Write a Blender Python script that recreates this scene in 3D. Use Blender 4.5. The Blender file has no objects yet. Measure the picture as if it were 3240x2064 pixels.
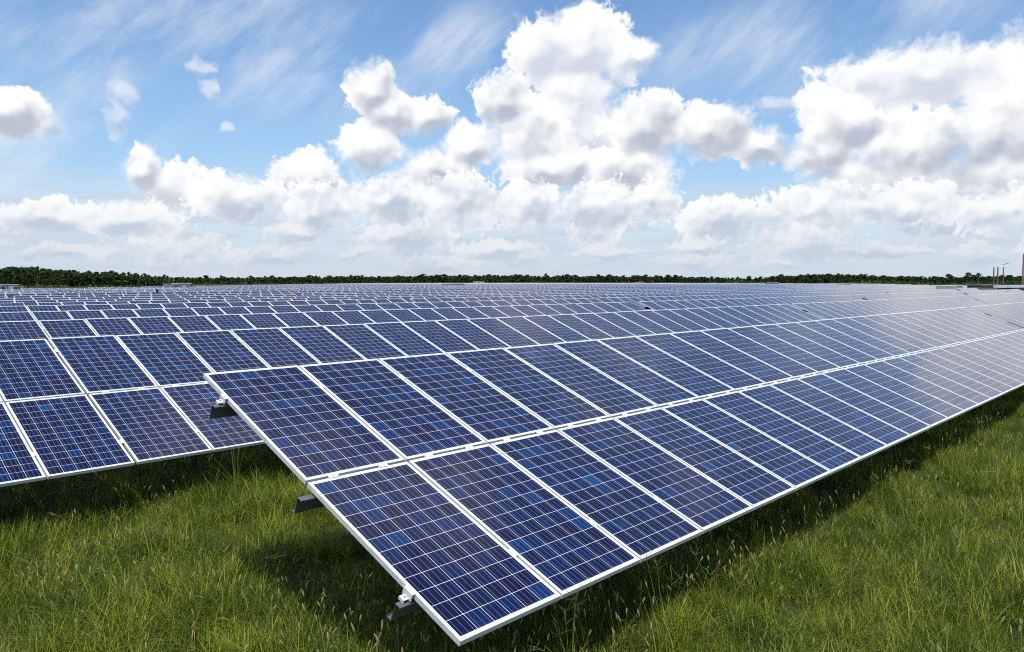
import bpy, math, random
import numpy as np
from mathutils import Vector, Matrix

sc = bpy.context.scene
col = sc.collection
rad = math.radians
rng = np.random.default_rng(11)

# ------------------------------------------------------------------ frame of reference
# x runs along the panel rows, y up their slope (away from the viewer), z is up.
ZT = 2.25                      # height of the tables' upper edge above the ground
TILT = 0.3732
CT, ST = math.cos(TILT), math.sin(TILT)
YAW, PITCH = 0.8214, -0.0646

# ------------------------------------------------------------------ camera
cam_d = bpy.data.cameras.new('camera')
cam = bpy.data.objects.new('camera', cam_d)
col.objects.link(cam)
cam_d.sensor_width = 36.0
cam_d.lens = 2426.2 / 3240 * 36
cam_d.shift_x = -(1684.2 - 1620) / 3240
cam_d.shift_y = (1050.8 - 1032) / 3240
cam_d.clip_start = 0.1
cam_d.clip_end = 20000
CAM = Vector((-3.2024, -7.2828, ZT + 0.8749))
F = Vector((math.sin(YAW) * math.cos(PITCH), math.cos(YAW) * math.cos(PITCH), math.sin(PITCH)))
cam.location = CAM
cam.rotation_euler = F.to_track_quat('-Z', 'Y').to_euler()
sc.camera = cam

# ------------------------------------------------------------------ sun and exposure
SUN_DIR = Vector((-0.27, -0.33, 1.0)).normalized()      # towards the sun
sun_el = math.asin(SUN_DIR.z)
sun_az = math.atan2(SUN_DIR.x, SUN_DIR.y)
sd = bpy.data.lights.new('sun', 'SUN')
sd.energy = 4.2
sd.angle = rad(0.53)
sd.color = (1.0, 0.955, 0.88)
sun = bpy.data.objects.new('sun', sd)
col.objects.link(sun)
sun.rotation_euler = SUN_DIR.to_track_quat('Z', 'Y').to_euler()
sun.location = (0, 0, 60)
vs = sc.view_settings
vs.view_transform = 'Standard'
vs.look = 'None'
vs.exposure = 0.0
vs.gamma = 1.0
vs.use_curve_mapping = False

# ------------------------------------------------------------------ world: sky and clouds
world = bpy.data.worlds.new('World')
sc.world = world
world.use_nodes = True
wt = world.node_tree
wt.nodes.clear()


class NB:
    """small helper that wires math nodes"""
    def __init__(s, nt):
        s.nt = nt

    def new(s, t, **k):
        n = s.nt.nodes.new(t)
        for a, b in k.items():
            setattr(n, a, b)
        return n

    def put(s, sock, v):
        if isinstance(v, bpy.types.NodeSocket):
            s.nt.links.new(v, sock)
        elif v is not None:
            sock.default_value = v

    def m(s, op, a, b=None, c=None, clamp=False):
        n = s.new('ShaderNodeMath', operation=op, use_clamp=clamp)
        for i, v in enumerate((a, b, c)):
            if v is not None:
                s.put(n.inputs[i], v)
        return n.outputs[0]

    def v(s, op, a, b=None, out=0, c=None):
        n = s.new('ShaderNodeVectorMath', operation=op)
        s.put(n.inputs[0], a)
        if b is not None:
            s.put(n.inputs[1], b)
        if c is not None:
            s.put(n.inputs[2], c)
        return n.outputs['Value'] if op in ('LENGTH', 'DOT_PRODUCT', 'DISTANCE') else n.outputs[0]

    def xyz(s, x, y, z=0.0):
        n = s.new('ShaderNodeCombineXYZ')
        for i, v in enumerate((x, y, z)):
            s.put(n.inputs[i], v)
        return n.outputs[0]

    def sep(s, v):
        n = s.new('ShaderNodeSeparateXYZ')
        s.put(n.inputs[0], v)
        return n.outputs

    def mr(s, v, a, b, c=0.0, d=1.0, smooth=True):
        n = s.new('ShaderNodeMapRange', interpolation_type='SMOOTHSTEP' if smooth else 'LINEAR')
        for i, q in enumerate((v, a, b, c, d)):
            s.put(n.inputs[i], q)
        return n.outputs[0]

    def mix(s, f, a, b):
        n = s.new('ShaderNodeMix', data_type='RGBA')
        s.put(n.inputs['Factor'], f)
        s.put(n.inputs[6], a)
        s.put(n.inputs[7], b)
        return n.outputs[2]

    def noise(s, vec, scale, detail=4.0, rough=0.5, dim='2D', dist=0.0, color=False):
        n = s.new('ShaderNodeTexNoise', noise_dimensions=dim)
        s.put(n.inputs['Vector'], vec)
        n.inputs['Scale'].default_value = scale
        n.inputs['Detail'].default_value = detail
        n.inputs['Roughness'].default_value = rough
        n.inputs['Distortion'].default_value = dist
        return n.outputs['Color' if color else 'Fac']

    def voro(s, vec, scale, detail=0.0, rough=0.5, dim='2D'):
        n = s.new('ShaderNodeTexVoronoi', voronoi_dimensions=dim, feature='F1')
        s.put(n.inputs['Vector'], vec)
        n.inputs['Scale'].default_value = scale
        n.inputs['Detail'].default_value = detail
        n.inputs['Roughness'].default_value = rough
        n.inputs['Lacunarity'].default_value = 2.3
        if detail:
            n.normalize = True
        return n.outputs['Distance']

    def ramp(s, f, stops, interp='LINEAR'):
        n = s.new('ShaderNodeValToRGB')
        cr = n.color_ramp
        cr.interpolation = interp
        while len(cr.elements) < len(stops):
            cr.elements.new(0.5)
        for e, (p, c) in zip(cr.elements, stops):
            e.position = p
            e.color = (*c, 1)
        s.put(n.inputs[0], f)
        return n.outputs[0]


W = NB(wt)
geo = W.new('ShaderNodeTexCoord')
sky = W.new('ShaderNodeTexSky', sky_type='NISHITA')
sky.sun_disc = False
sky.sun_elevation = sun_el
sky.sun_rotation = sun_az
sky.altitude = 0
sky.air_density = 1.0
sky.dust_density = 0.6
sky.ozone_density = 2.5
D = geo.outputs['Generated']
dx, dy, dz = W.sep(D)
az = W.m('MULTIPLY', W.m('ARCTAN2', dx, dy), 180 / math.pi)          # degrees, like the compass
el = W.m('MULTIPLY', W.m('ARCSINE', dz), 180 / math.pi)
P = W.xyz(az, el)

# all positions below are compass bearings and elevations in degrees: (az, el, half width, half height)
TOWERS = [(50.5, 16.8, 4.3, 3.1), (47.6, 16.4, 2.6, 2.4), (53.6, 15.8, 2.3, 2.2), (50.4, 13.6, 3.6, 3.6), (51.2, 10.5, 3.2, 2.8),
          (55.0, 16.0, 1.4, 1.3), (73.5, 13.4, 7.5, 2.4), (80.0, 12.0, 6.0, 4.0), (90.0, 13, 9, 5), (68.0, 11.8, 2.8, 1.8)]
MIDDLE = [(35.4, 13.7, 2.1, 2.2), (36.8, 12.2, 2.3, 1.6), (39.2, 11.8, 2.3, 1.7), (35.3, 9.7, 2.9, 2.0), (30.9, 7.5, 2.8, 2.2),
          (44.9, 13.2, 2.3, 2.4), (46.4, 10.9, 3.6, 2.7), (42.6, 10.0, 2.7, 1.8), (55.5, 11.3, 3.5, 2.8), (59.8, 10.8, 4.2, 2.2),
          (63.6, 9.6, 2.4, 1.7), (67.5, 8.9, 3.0, 2.4), (69.2, 10.8, 2.6, 2.0), (73.0, 8.8, 4.6, 2.7), (77.8, 9.4, 4.5, 2.7),
          (12.8, 10.3, 2.6, 1.6), (85, 9, 7, 3.2), (97, 10, 8, 4), (71.5, 6.8, 5.5, 2.2), (78.5, 6.6, 5, 2.6), (48.5, 8.4, 4.2, 1.9), (54.0, 8.2, 4.2, 1.8), (40.0, 8.2, 3.6, 2.0), (22.6, 6.2, 3.4, 2.0), (20.3, 7.6, 1.4, 1.5)]
FRONT = [(26.2, 5.8, 3.6, 1.8), (31.6, 5.2, 3.2, 1.9), (36.5, 6.0, 4.6, 2.1), (41.6, 5.8, 3.8, 2.4), (46.8, 5.6, 3.2, 2.3),
         (52.4, 5.6, 3.6, 2.2), (56.0, 6.0, 2.0, 2.2), (60.4, 4.6, 3.4, 1.7), (67.0, 5.2, 4.2, 1.8), (72.0, 5.2, 5.0, 1.7), (79.0, 4.6, 4.0, 1.7),
         (14.8, 4.2, 3.2, 1.2), (19.6, 4.2, 3.4, 1.5), (88, 5.5, 6, 3)]
PUFFS = [(19.6, 12.2, 1.1, 1.1), (18.9, 10.4, 1.0, 1.6), (15.5, 9.6, 1.3, 0.9), (24.2, 14.2, 1.2, 0.6), (24.6, 12.9, 0.75, 0.95), (25.7, 10.5, 0.7, 0.6),
         (64.4, 12.2, 2.0, 0.9)]


def blobs(pt, items):
    acc = None
    for (a, e, ra, re) in items:
        d = W.v('MULTIPLY', W.v('SUBTRACT', pt, (a, e, 0)), (1 / ra, 1 / re, 0))
        v = W.m('SUBTRACT', 1.0, W.v('LENGTH', d))
        acc = v if acc is None else W.m('SMOOTH_MAX', acc, v, 0.22)
    return acc


def height(pt, items, scale, amp, fine_on=True):
    warp = W.noise(pt, 0.45, 2.0, 0.5, color=True)
    q = W.v('ADD', pt, W.v('MULTIPLY', W.v('SUBTRACT', warp, (0.5, 0.5, 0.5)), (1.25, 1.25, 0)))
    bil = W.m('SUBTRACT', 1.0, W.voro(q, scale, 0.0 if not fine_on else 2.0, 0.45))
    b = blobs(q, items)
    soft = W.m('ADD', b, W.m('MULTIPLY', W.m('SUBTRACT', bil, 0.62), amp))
    if not fine_on:
        return soft, b, None
    fine = W.noise(q, scale * 2.6, 5.0, 0.62)
    h = W.m('ADD', soft, W.m('MULTIPLY', W.m('SUBTRACT', fine, 0.5), amp * 0.75))
    bil0 = W.m('SUBTRACT', 1.0, W.voro(q, scale, 0.0, 0.45))
    hs = W.m('ADD', b, W.m('MULTIPLY', W.m('SUBTRACT', bil0, 0.62), amp * 0.8))
    return h, b, fine, hs


def cloud_layer(items, scale, amp, edge, dl, gain, top, low, deep=0.22, mid=0.67, bias=0.03, big=1.1):
    """mask and colour of one bank of cumulus"""
    h0, b0, fine, hs = height(P, items, scale, amp)
    P2 = W.v('ADD', P, (-dl * 0.4, dl, 0))
    h1, b1, _ = height(P2, items, scale, amp * 0.8, False)
    soft = W.m('ADD', edge, W.m('MULTIPLY', W.mr(W.noise(P, 0.22, 2.0, 0.5), 0.42, 0.66), 0.45))
    mask = W.mr(h0, bias, W.m('ADD', soft, bias))
    lit = W.m('ADD', mid, W.m('MULTIPLY', W.m('SUBTRACT', hs, h1), gain * 0.30))
    lit = W.m('ADD', lit, W.m('MULTIPLY', W.m('SUBTRACT', b0, b1), 0.9))
    lit = W.m('ADD', lit, W.m('MULTIPLY', W.mr(h0, 0.42, 0.06), 0.24))
    lit = W.m('ADD', lit, W.m('MULTIPLY', W.m('SUBTRACT', fine, 0.5), 0.20))
    # broad swells, so that whole shoulders of the bank lie in shade
    sw = W.noise(P, big * 0.33, 2.0, 0.5)
    lit = W.m('ADD', lit, W.m('MULTIPLY', W.m('SUBTRACT', sw, 0.5), 1.1))
    lit = W.m('SUBTRACT', lit, W.m('MULTIPLY', W.m('MAXIMUM', b0, 0.0), deep))
    lit = W.mr(lit, 0.05, 0.95, 0.0, 1.0)
    return mask, W.mix(lit, low, top)


S = 1.0 / 0.1                                    # colours are given as seen, the background runs at 0.1
def k(c, f=1.0):
    return (c[0] * S * f, c[1] * S * f, c[2] * S * f, 1)


WHITE = k((1.0, 1.0, 1.0), 1.02)
GREY = k((0.50, 0.54, 0.63))
base = W.v('MULTIPLY', sky.outputs[0], (1.15, 1.42, 1.62))
# clear sky: Nishita, with the milky summer haze towards the horizon
hz = W.m('POWER', W.m('SUBTRACT', 1.0, W.m('MAXIMUM', W.m('DIVIDE', el, 30.0), 0.0), clamp=True), 2.6)
base = W.mix(W.m('MULTIPLY', hz, 0.82), base, k((0.50, 0.66, 0.82)))
# high cirrus veils, drawn out along slanting streaks
cp = W.xyz(W.m('ADD', W.m('MULTIPLY', az, 0.75), W.m('MULTIPLY', el, 0.66)),
           W.m('ADD', W.m('MULTIPLY', az, -0.66), W.m('MULTIPLY', el, 0.75)))
cs = W.noise(W.v('MULTIPLY', cp, (0.30, 1.0, 1)), 0.24, 7.0, 0.62, dist=0.12)
c1 = blobs(P, [(20.5, 17.5, 7.5, 4.2), (18.5, 13.5, 3.4, 4.5), (26.0, 19.5, 7.0, 4.0), (14.0, 14.5, 6.0, 1.5), (42.5, 16.5, 6.0, 3.0), (64.0, 16.0, 9.0, 3.2),
               (75.0, 19.0, 9.0, 3.0), (15, 8, 12, 4.0), (30.0, 15.0, 9, 4)])
ci = W.m('MULTIPLY', W.mr(c1, -0.6, 0.9), W.mr(cs, 0.34, 0.74))
base = W.mix(W.m('MULTIPLY', ci, 0.70), base, k((0.78, 0.83, 0.92)))
# anywhere overhead and behind the viewer: broken fair-weather cloud
bp = W.v('MULTIPLY', W.v('DIVIDE', D, W.xyz(W.m('MAXIMUM', dz, 0.12), W.m('MAXIMUM', dz, 0.12), W.m('MAXIMUM', dz, 0.12))), (1, 1, 0))
bn = W.noise(bp, 1.35, 5.0, 0.55)
out = W.m('MAXIMUM', W.mr(el, 21.0, 34.0), W.m('MAXIMUM', W.mr(W.m('ABSOLUTE', W.m('SUBTRACT', az, 46.0)), 44.0, 56.0), 0.0))
bm = W.m('MULTIPLY', W.mr(bn, 0.50, 0.62), out)
base = W.mix(W.m('MULTIPLY', bm, 0.9), base, W.mix(W.mr(bn, 0.55, 0.78), WHITE, k((0.62, 0.66, 0.74))))

def over(c, mask, colr):
    return W.mix(mask, c, colr)

m1, c1_ = cloud_layer(TOWERS, 0.60, 0.70, 0.18, 0.60, 1.25, WHITE, k((0.66, 0.71, 0.81)), 0.22)
base = over(base, W.m('MULTIPLY', m1, 0.97), c1_)
m4, c4 = cloud_layer(PUFFS, 0.9, 0.8, 0.55, 0.35, 0.8, k((0.93, 0.94, 0.97)), k((0.50, 0.58, 0.70)))
base = over(base, W.m('MULTIPLY', m4, 0.55), c4)
m2, c2_ = cloud_layer(MIDDLE, 0.72, 0.66, 0.17, 0.62, 1.35, WHITE, GREY, 0.30)
base = over(base, W.m('MULTIPLY', m2, 0.97), c2_)
# the low, far banks: smaller heaps crowding together towards the horizon
P0 = P
LOW5 = [(8 + 7.3 * i, 3.1 + 0.9 * math.sin(i * 2.3), 3.2 + 1.2 * math.sin(i * 1.7), 1.2 + 0.45 * math.cos(i * 3.1)) for i in range(14)]
LOW6 = [(10 + 6.1 * i, 1.7 + 0.5 * math.sin(i * 1.9 + 1), 3.4 + 1.2 * math.sin(i * 2.7), 0.75 + 0.25 * math.cos(i * 2.3)) for i in range(15)]
P = W.v('MULTIPLY', P0, (1.0, 1.0, 1))
m5, c5 = cloud_layer(LOW5, 1.35, 0.95, 0.22, 0.32, 1.2, k((0.98, 0.97, 0.96)), k((0.50, 0.58, 0.69)), 0.2, 0.60, big=0.9)
m6, c6 = cloud_layer(LOW6, 1.9, 0.9, 0.35, 0.24, 1.1, k((0.93, 0.92, 0.91)), k((0.46, 0.55, 0.67)), 0.2, 0.55, big=0.9)
# thin grey stratus seen edge on between the heaps
sp = W.noise(W.v('MULTIPLY', P0, (0.16, 1.5, 1)), 1.0, 5.0, 0.55)
st = W.m('MULTIPLY', W.mr(sp, 0.46, 0.62), W.m('MULTIPLY', W.mr(el, 9.0, 4.5), W.mr(el, -0.2, 1.5)))
base = over(base, W.m('MULTIPLY', W.mr(el, 8.0, 4.0), 0.45), k((0.80, 0.84, 0.88)))
base = over(base, W.m('MULTIPLY', st, 0.7), k((0.58, 0.66, 0.76)))
P = P0
base = over(base, W.m('MULTIPLY', m6, 0.80), c6)
base = over(base, W.m('MULTIPLY', m5, 0.88), c5)
m3, c3_ = cloud_layer(FRONT, 1.05, 0.80, 0.15, 0.42, 1.2, WHITE, k((0.52, 0.59, 0.70)), 0.25)
base = over(base, W.m('MULTIPLY', m3, 0.95), c3_)
# the air in front of the lowest clouds
base = W.mix(W.m('MULTIPLY', W.mr(el, 7.0, -0.5), 0.62), base, k((0.60, 0.69, 0.79)))
bg = W.new('ShaderNodeBackground')
W.put(bg.inputs['Color'], base)
bg.inputs['Strength'].default_value = 0.1
wo = W.new('ShaderNodeOutputWorld')
wt.links.new(bg.outputs[0], wo.inputs['Surface'])
world.cycles.sampling_method = 'MANUAL'
world.cycles.sample_map_resolution = 512

cy = sc.cycles
cy.max_bounces = 5
cy.diffuse_bounces = 2
cy.glossy_bounces = 3
cy.transmission_bounces = 3
cy.transparent_max_bounces = 4
cy.caustics_reflective = False
cy.caustics_refractive = False
cy.use_adaptive_sampling = True
cy.adaptive_threshold = 0.012
cy.use_denoising = False
cy.filter_width = 1.1
cy.sample_clamp_indirect = 4.0


# ------------------------------------------------------------------ helpers
def tag(o, label=None, cat=None, group=None, kind=None):
    if label: o['label'] = label
    if cat: o['category'] = cat
    if group: o['group'] = group
    if kind: o['kind'] = kind
    return o


def new_obj(name, data, parent=None, loc=None, rot=None):
    o = bpy.data.objects.new(name, data)
    col.objects.link(o)
    if parent is not None: o.parent = parent
    if loc is not None: o.location = loc
    if rot is not None: o.rotation_euler = rot
    return o


class MB:
    def __init__(s):
        s.v, s.f, s.mi, s.uv, s.pid = [], [], [], [], []

    def quad(s, pts, mi=0, uv=None, pid=0.0):
        n = len(s.v)
        s.v += [tuple(p) for p in pts]
        s.f.append(tuple(range(n, n + len(pts))))
        s.mi.append(mi)
        s.uv.append(uv or [(0, 0)] * len(pts))
        s.pid.append(pid)

    def box(s, x0, x1, y0, y1, z0, z1, mi=0, M=None):
        c = [(x0, y0, z0), (x1, y0, z0), (x1, y1, z0), (x0, y1, z0), (x0, y0, z1), (x1, y0, z1), (x1, y1, z1), (x0, y1, z1)]
        if M is not None: c = [tuple(M @ Vector(p)) for p in c]
        n = len(s.v)
        s.v += c
        for q in ((3, 2, 1, 0), (4, 5, 6, 7), (0, 1, 5, 4), (1, 2, 6, 5), (2, 3, 7, 6), (3, 0, 4, 7)):
            s.f.append(tuple(n + i for i in q)); s.mi.append(mi); s.uv.append([(0, 0)] * 4); s.pid.append(0.0)

    def tube(s, path, radii, seg=6, mi=0):
        """tapering tube along a list of points"""
        rings = []
        for i, p in enumerate(path):
            p = Vector(p)
            a = Vector(path[max(i - 1, 0)]); b = Vector(path[min(i + 1, len(path) - 1)])
            t = (b - a).normalized()
            u = t.cross(Vector((0.3, 0.9, 0.2))).normalized(); w = t.cross(u)
            n = len(s.v)
            for j in range(seg):
                an = 2 * math.pi * j / seg
                s.v.append(tuple(p + (u * math.cos(an) + w * math.sin(an)) * radii[i]))
            rings.append(n)
        for a, b in zip(rings[:-1], rings[1:]):
            for j in range(seg):
                jj = (j + 1) % seg
                s.f.append((a + j, a + jj, b + jj, b + j)); s.mi.append(mi); s.uv.append([(0, 0)] * 4); s.pid.append(0.0)
        for a in (rings[0], rings[-1]):
            s.f.append(tuple(a + j for j in range(seg))); s.mi.append(mi); s.uv.append([(0, 0)] * seg); s.pid.append(0.0)

    def mesh(s, name, mats, smooth=False):
        me = bpy.data.meshes.new(name)
        me.from_pydata(s.v, [], s.f)
        for m in mats: me.materials.append(m)
        me.polygons.foreach_set('material_index', s.mi)
        ul = me.uv_layers.new(name='UVMap')
        ul.data.foreach_set('uv', np.array([c for q in s.uv for c in q], dtype=np.float32).ravel())
        at = me.attributes.new('pid', 'FLOAT', 'FACE')
        at.data.foreach_set('value', np.array(s.pid, dtype=np.float32))
        if smooth:
            me.polygons.foreach_set('use_smooth', [True] * len(s.f))
        me.update()
        return me


def mat(name):
    m = bpy.data.materials.new(name)
    m.use_nodes = True
    b = m.node_tree.nodes['Principled BSDF']
    return m, NB(m.node_tree), b


# ------------------------------------------------------------------ materials
PW, PL = 0.992, 1.956          # a module
GAPX, GAPY = 0.020, 0.030
WX = PW + GAPX


def make_cells():
    m, N, b = mat('solar cells')
    uvn = N.new('ShaderNodeUVMap', uv_map='UVMap')
    x, y, _ = N.sep(uvn.outputs[0])
    cell, celly = 0.1562, 0.1574
    cx = N.m('DIVIDE', N.m('SUBTRACT', x, (PW - 6 * cell + 0.004) / 2), cell)
    cyy = N.m('DIVIDE', N.m('SUBTRACT', y, (PL - 12 * celly + 0.004) / 2), celly)
    ix, iy = N.m('FLOOR', cx), N.m('FLOOR', cyy)
    fx, fy = N.m('FRACT', cx), N.m('FRACT', cyy)
    g = 1 - 0.0036 / cell
    inside = N.m('MULTIPLY', N.m('MULTIPLY', N.m('GREATER_THAN', cx, 0), N.m('LESS_THAN', cx, 6)),
                 N.m('MULTIPLY', N.m('GREATER_THAN', cyy, 0), N.m('LESS_THAN', cyy, 12)))
    inside = N.m('MULTIPLY', inside, N.m('MULTIPLY', N.m('LESS_THAN', fx, g), N.m('LESS_THAN', fy, g)))
    # three bus bars per cell, running up the slope
    bb = N.m('ABSOLUTE', N.m('SUBTRACT', N.m('FRACT', N.m('MULTIPLY', N.m('DIVIDE', fx, g), 3.0)), 0.5))
    bus = N.m('LESS_THAN', bb, 0.5 * 3 * 0.0019 / cell)
    oi = N.new('ShaderNodeObjectInfo')
    at = N.new('ShaderNodeAttribute', attribute_name='pid')
    wn = N.new('ShaderNodeTexWhiteNoise', noise_dimensions='3D')
    seed = N.m('ADD', N.m('MULTIPLY', oi.outputs['Random'], 517.0), at.outputs['Fac'])
    N.put(wn.inputs['Vector'], N.xyz(ix, iy, seed))
    tone = N.ramp(wn.outputs['Value'], [(0.0, (0.0026, 0.0055, 0.038)), (0.30, (0.0045, 0.0050, 0.034)), (0.55, (0.0028, 0.0078, 0.048)),
                                        (0.88, (0.003, 0.012, 0.066)), (0.98, (0.003, 0.022, 0.098)), (1.0, (0.004, 0.040, 0.130))])
    # flaky crystal sparkle of polysilicon
    vo = N.new('ShaderNodeTexVoronoi', voronoi_dimensions='2D', feature='F1')
    N.put(vo.inputs['Vector'], uvn.outputs[0]); vo.inputs['Scale'].default_value = 95
    cry = N.m('ADD', 0.72, N.m('MULTIPLY', N.sep(vo.outputs['Color'])[0], 0.56))
    tone = N.v('SCALE', tone, None)
    sn = tone.node
    N.put(sn.inputs['Scale'], cry)
    # fine contact fingers are far below a pixel: they only lift the cell's tone a little
    cellc = N.mix(bus, tone, (0.24, 0.28, 0.38, 1))
    back = (0.70, 0.71, 0.74, 1)
    # thin film of dust, thicker along the lower edge where rain leaves it
    dn = N.noise(N.v('ADD', uvn.outputs[0], N.xyz(seed, seed)), 3.0, 5.0, 0.6)
    dust = N.m('ADD', N.m('MULTIPLY', N.mr(dn, 0.45, 0.8), 0.012), N.m('MULTIPLY', N.mr(y, 0.07, 0.0), 0.06))
    c = N.mix(inside, back, cellc)
    c = N.mix(dust, c, (0.34, 0.32, 0.29, 1))
    N.put(b.inputs['Base Color'], c)
    b.inputs['Roughness'].default_value = 0.55
    b.inputs['Specular IOR Level'].default_value = 0.05
    b.inputs['Coat Weight'].default_value = 1.0
    b.inputs['Coat IOR'].default_value = 1.30
    N.put(b.inputs['Coat Roughness'], N.m('ADD', 0.07, N.m('MULTIPLY', dn, 0.08)))
    return m


def make_alu(name='anodised aluminium', c=0.80, metal=0.20, rough=0.42):
    m, N, b = mat(name)
    tc = N.new('ShaderNodeTexCoord')
    n = N.noise(tc.outputs['Object'], 9.0, 4.0, 0.6, '3D')
    N.put(b.inputs['Base Color'], N.mix(N.mr(n, 0.35, 0.75), (c, c, c * 1.01, 1), (c * 0.86, c * 0.86, c * 0.86, 1)))
    b.inputs['Metallic'].default_value = metal
    N.put(b.inputs['Roughness'], N.m('ADD', rough - 0.05, N.m('MULTIPLY', n, 0.14)))
    return m


def make_steel():
    m, N, b = mat('galvanised steel')
    tc = N.new('ShaderNodeTexCoord')
    vo = N.new('ShaderNodeTexVoronoi', feature='F1'); N.put(vo.inputs['Vector'], tc.outputs['Object']); vo.inputs['Scale'].default_value = 60
    n = N.noise(tc.outputs['Object'], 5.0, 4.0, 0.6, '3D')
    s_ = N.m('ADD', N.m('MULTIPLY', N.sep(vo.outputs['Color'])[0], 0.14), N.m('MULTIPLY', n, 0.25))
    N.put(b.inputs['Base Color'], N.mix(s_, (0.13, 0.15, 0.15, 1), (0.42, 0.44, 0.45, 1)))
    b.inputs['Metallic'].default_value = 0.6
    b.inputs['Roughness'].default_value = 0.45
    return m


M_CELL = make_cells()
M_ALU = make_alu()
M_STEEL = make_steel()
mb_, Nb_, bb_ = mat('white backsheet')
tcb = Nb_.new('ShaderNodeTexCoord')
Nb_.put(bb_.inputs['Base Color'], Nb_.mix(Nb_.noise(tcb.outputs['Object'], 3.0, 3.0, 0.5, '3D'), (0.70, 0.71, 0.72, 1), (0.60, 0.61, 0.62, 1)))
bb_.inputs['Roughness'].default_value = 0.6
M_BACK = mb_


def leafy(name, ca, cb, cc, trans=0.35, rough=0.45, scale=0.5, spec=0.25):
    """foliage: colour varies between leaves (attribute tint) and over the ground; light shines through"""
    m = bpy.data.materials.new(name)
    m.use_nodes = True
    nt = m.node_tree
    N = NB(nt)
    b = nt.nodes['Principled BSDF']
    at = N.new('ShaderNodeAttribute', attribute_name='tint')
    g = N.new('ShaderNodeNewGeometry')
    n = N.noise(g.outputs['Position'], scale, 4.0, 0.65, '3D')
    t = at.outputs['Fac']
    c = N.ramp(t, [(0.0, ca), (0.45, cb), (0.9, cc), (1.0, tuple(min(1, q * 1.6) for q in cc))])
    c2 = N.mix(N.mr(n, 0.36, 0.64), c, N.v('MULTIPLY', c, (0.55, 0.70, 0.60)))
    N.put(b.inputs['Base Color'], c2)
    b.inputs['Roughness'].default_value = rough
    b.inputs['Specular IOR Level'].default_value = spec
    tr = N.new('ShaderNodeBsdfTranslucent')
    N.put(tr.inputs['Color'], N.v('MULTIPLY', c2, (1.2, 1.25, 0.5)))
    mx = N.new('ShaderNodeMixShader')
    mx.inputs[0].default_value = trans
    nt.links.new(b.outputs[0], mx.inputs[1])
    nt.links.new(tr.outputs[0], mx.inputs[2])
    nt.links.new(mx.outputs[0], nt.nodes['Material Output'].inputs['Surface'])
    return m


M_GRASS = leafy('grass blades', (0.048, 0.074, 0.008), (0.135, 0.180, 0.016), (0.42, 0.43, 0.055), trans=0.42, scale=0.9)
M_SEED = leafy('ripe seed heads', (0.30, 0.24, 0.09), (0.42, 0.33, 0.13), (0.55, 0.45, 0.20), trans=0.3)
M_STALK = leafy('stalks', (0.10, 0.15, 0.035), (0.20, 0.22, 0.06), (0.34, 0.28, 0.10), trans=0.2)
M_NEEDLE = leafy('pine needles', (0.040, 0.066, 0.020), (0.064, 0.095, 0.028), (0.10, 0.13, 0.042), trans=0.15, scale=0.02)
M_BUSH = leafy('scrub leaves', (0.060, 0.098, 0.022), (0.090, 0.138, 0.032), (0.13, 0.18, 0.045), trans=0.2, scale=0.03)
mk_, Nk_, bk_ = mat('pine bark')
tck = Nk_.new('ShaderNodeTexCoord')
Nk_.put(bk_.inputs['Base Color'], Nk_.mix(Nk_.noise(tck.outputs['Object'], 2.0, 4.0, 0.6, '3D'), (0.11, 0.085, 0.065, 1), (0.24, 0.20, 0.16, 1)))
bk_.inputs['Roughness'].default_value = 0.9
M_BARK = mk_


# ------------------------------------------------------------------ ground
def rise(x, y):
    """the site is level, climbing very gently far away"""
    d = math.hypot(x - CAM.x, y - CAM.y)
    a = math.degrees(math.atan2(x - CAM.x, y - CAM.y))
    t = max(0.0, min(1.0, (d - 55) / 170.0))
    t = t * t * (3 - 2 * t)
    w = max(0.0, 1 - ((a - 48) / 34.0) ** 2)
    return t * (0.30 + 0.30 * w)


def build_ground():
    n = 120
    # denser near the viewer, reaching the horizon
    g = np.sinh(np.linspace(-1, 1, n) * 7.2) / math.sinh(7.2) * 9000
    xs, ys = g + 20, g + 5
    verts, faces = [], []
    for j, y in enumerate(ys):
        for i, x in enumerate(xs):
            verts.append((x, y, rise(x, y)))
    for j in range(n - 1):
        for i in range(n - 1):
            a = j * n + i
            faces.append((a, a + 1, a + n + 1, a + n))
    me = bpy.data.meshes.new('ground')
    me.from_pydata(verts, [], faces)
    m, N, b = mat('meadow soil')
    g_ = N.new('ShaderNodeNewGeometry')
    p = g_.outputs['Position']
    n1 = N.noise(p, 0.35, 5.0, 0.6, '3D'); n2 = N.noise(p, 14.0, 5.0, 0.7, '3D')
    c = N.mix(N.mr(n1, 0.3, 0.7), (0.030, 0.048, 0.014, 1), (0.050, 0.066, 0.020, 1))
    c = N.mix(N.mr(n2, 0.35, 0.7), c, (0.040, 0.035, 0.018, 1))
    N.put(b.inputs['Base Color'], c)
    b.inputs['Roughness'].default_value = 0.95
    b.inputs['Specular IOR Level'].default_value = 0.1
    bump = N.new('ShaderNodeBump'); bump.inputs['Strength'].default_value = 0.6; bump.inputs['Distance'].default_value = 0.05
    N.put(bump.inputs['Height'], n2); N.put(b.inputs['Normal'], bump.outputs[0])
    me.materials.append(m)
    o = new_obj('ground', me)
    tag(o, kind='structure')


build_ground()


# ------------------------------------------------------------------ solar tables
def add_frame(B, x0, y0, mi, z=0.0):
    fw, d = 0.012, 0.040
    B.box(x0, x0 + fw, y0, y0 + PL, z - d, z + 0.0015, mi)
    B.box(x0 + PW - fw, x0 + PW, y0, y0 + PL, z - d, z + 0.0015, mi)
    B.box(x0 + fw, x0 + PW - fw, y0, y0 + fw, z - d, z + 0.0015, mi)
    B.box(x0 + fw, x0 + PW - fw, y0 + PL - fw, y0 + PL, z - d, z + 0.0015, mi)


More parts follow.
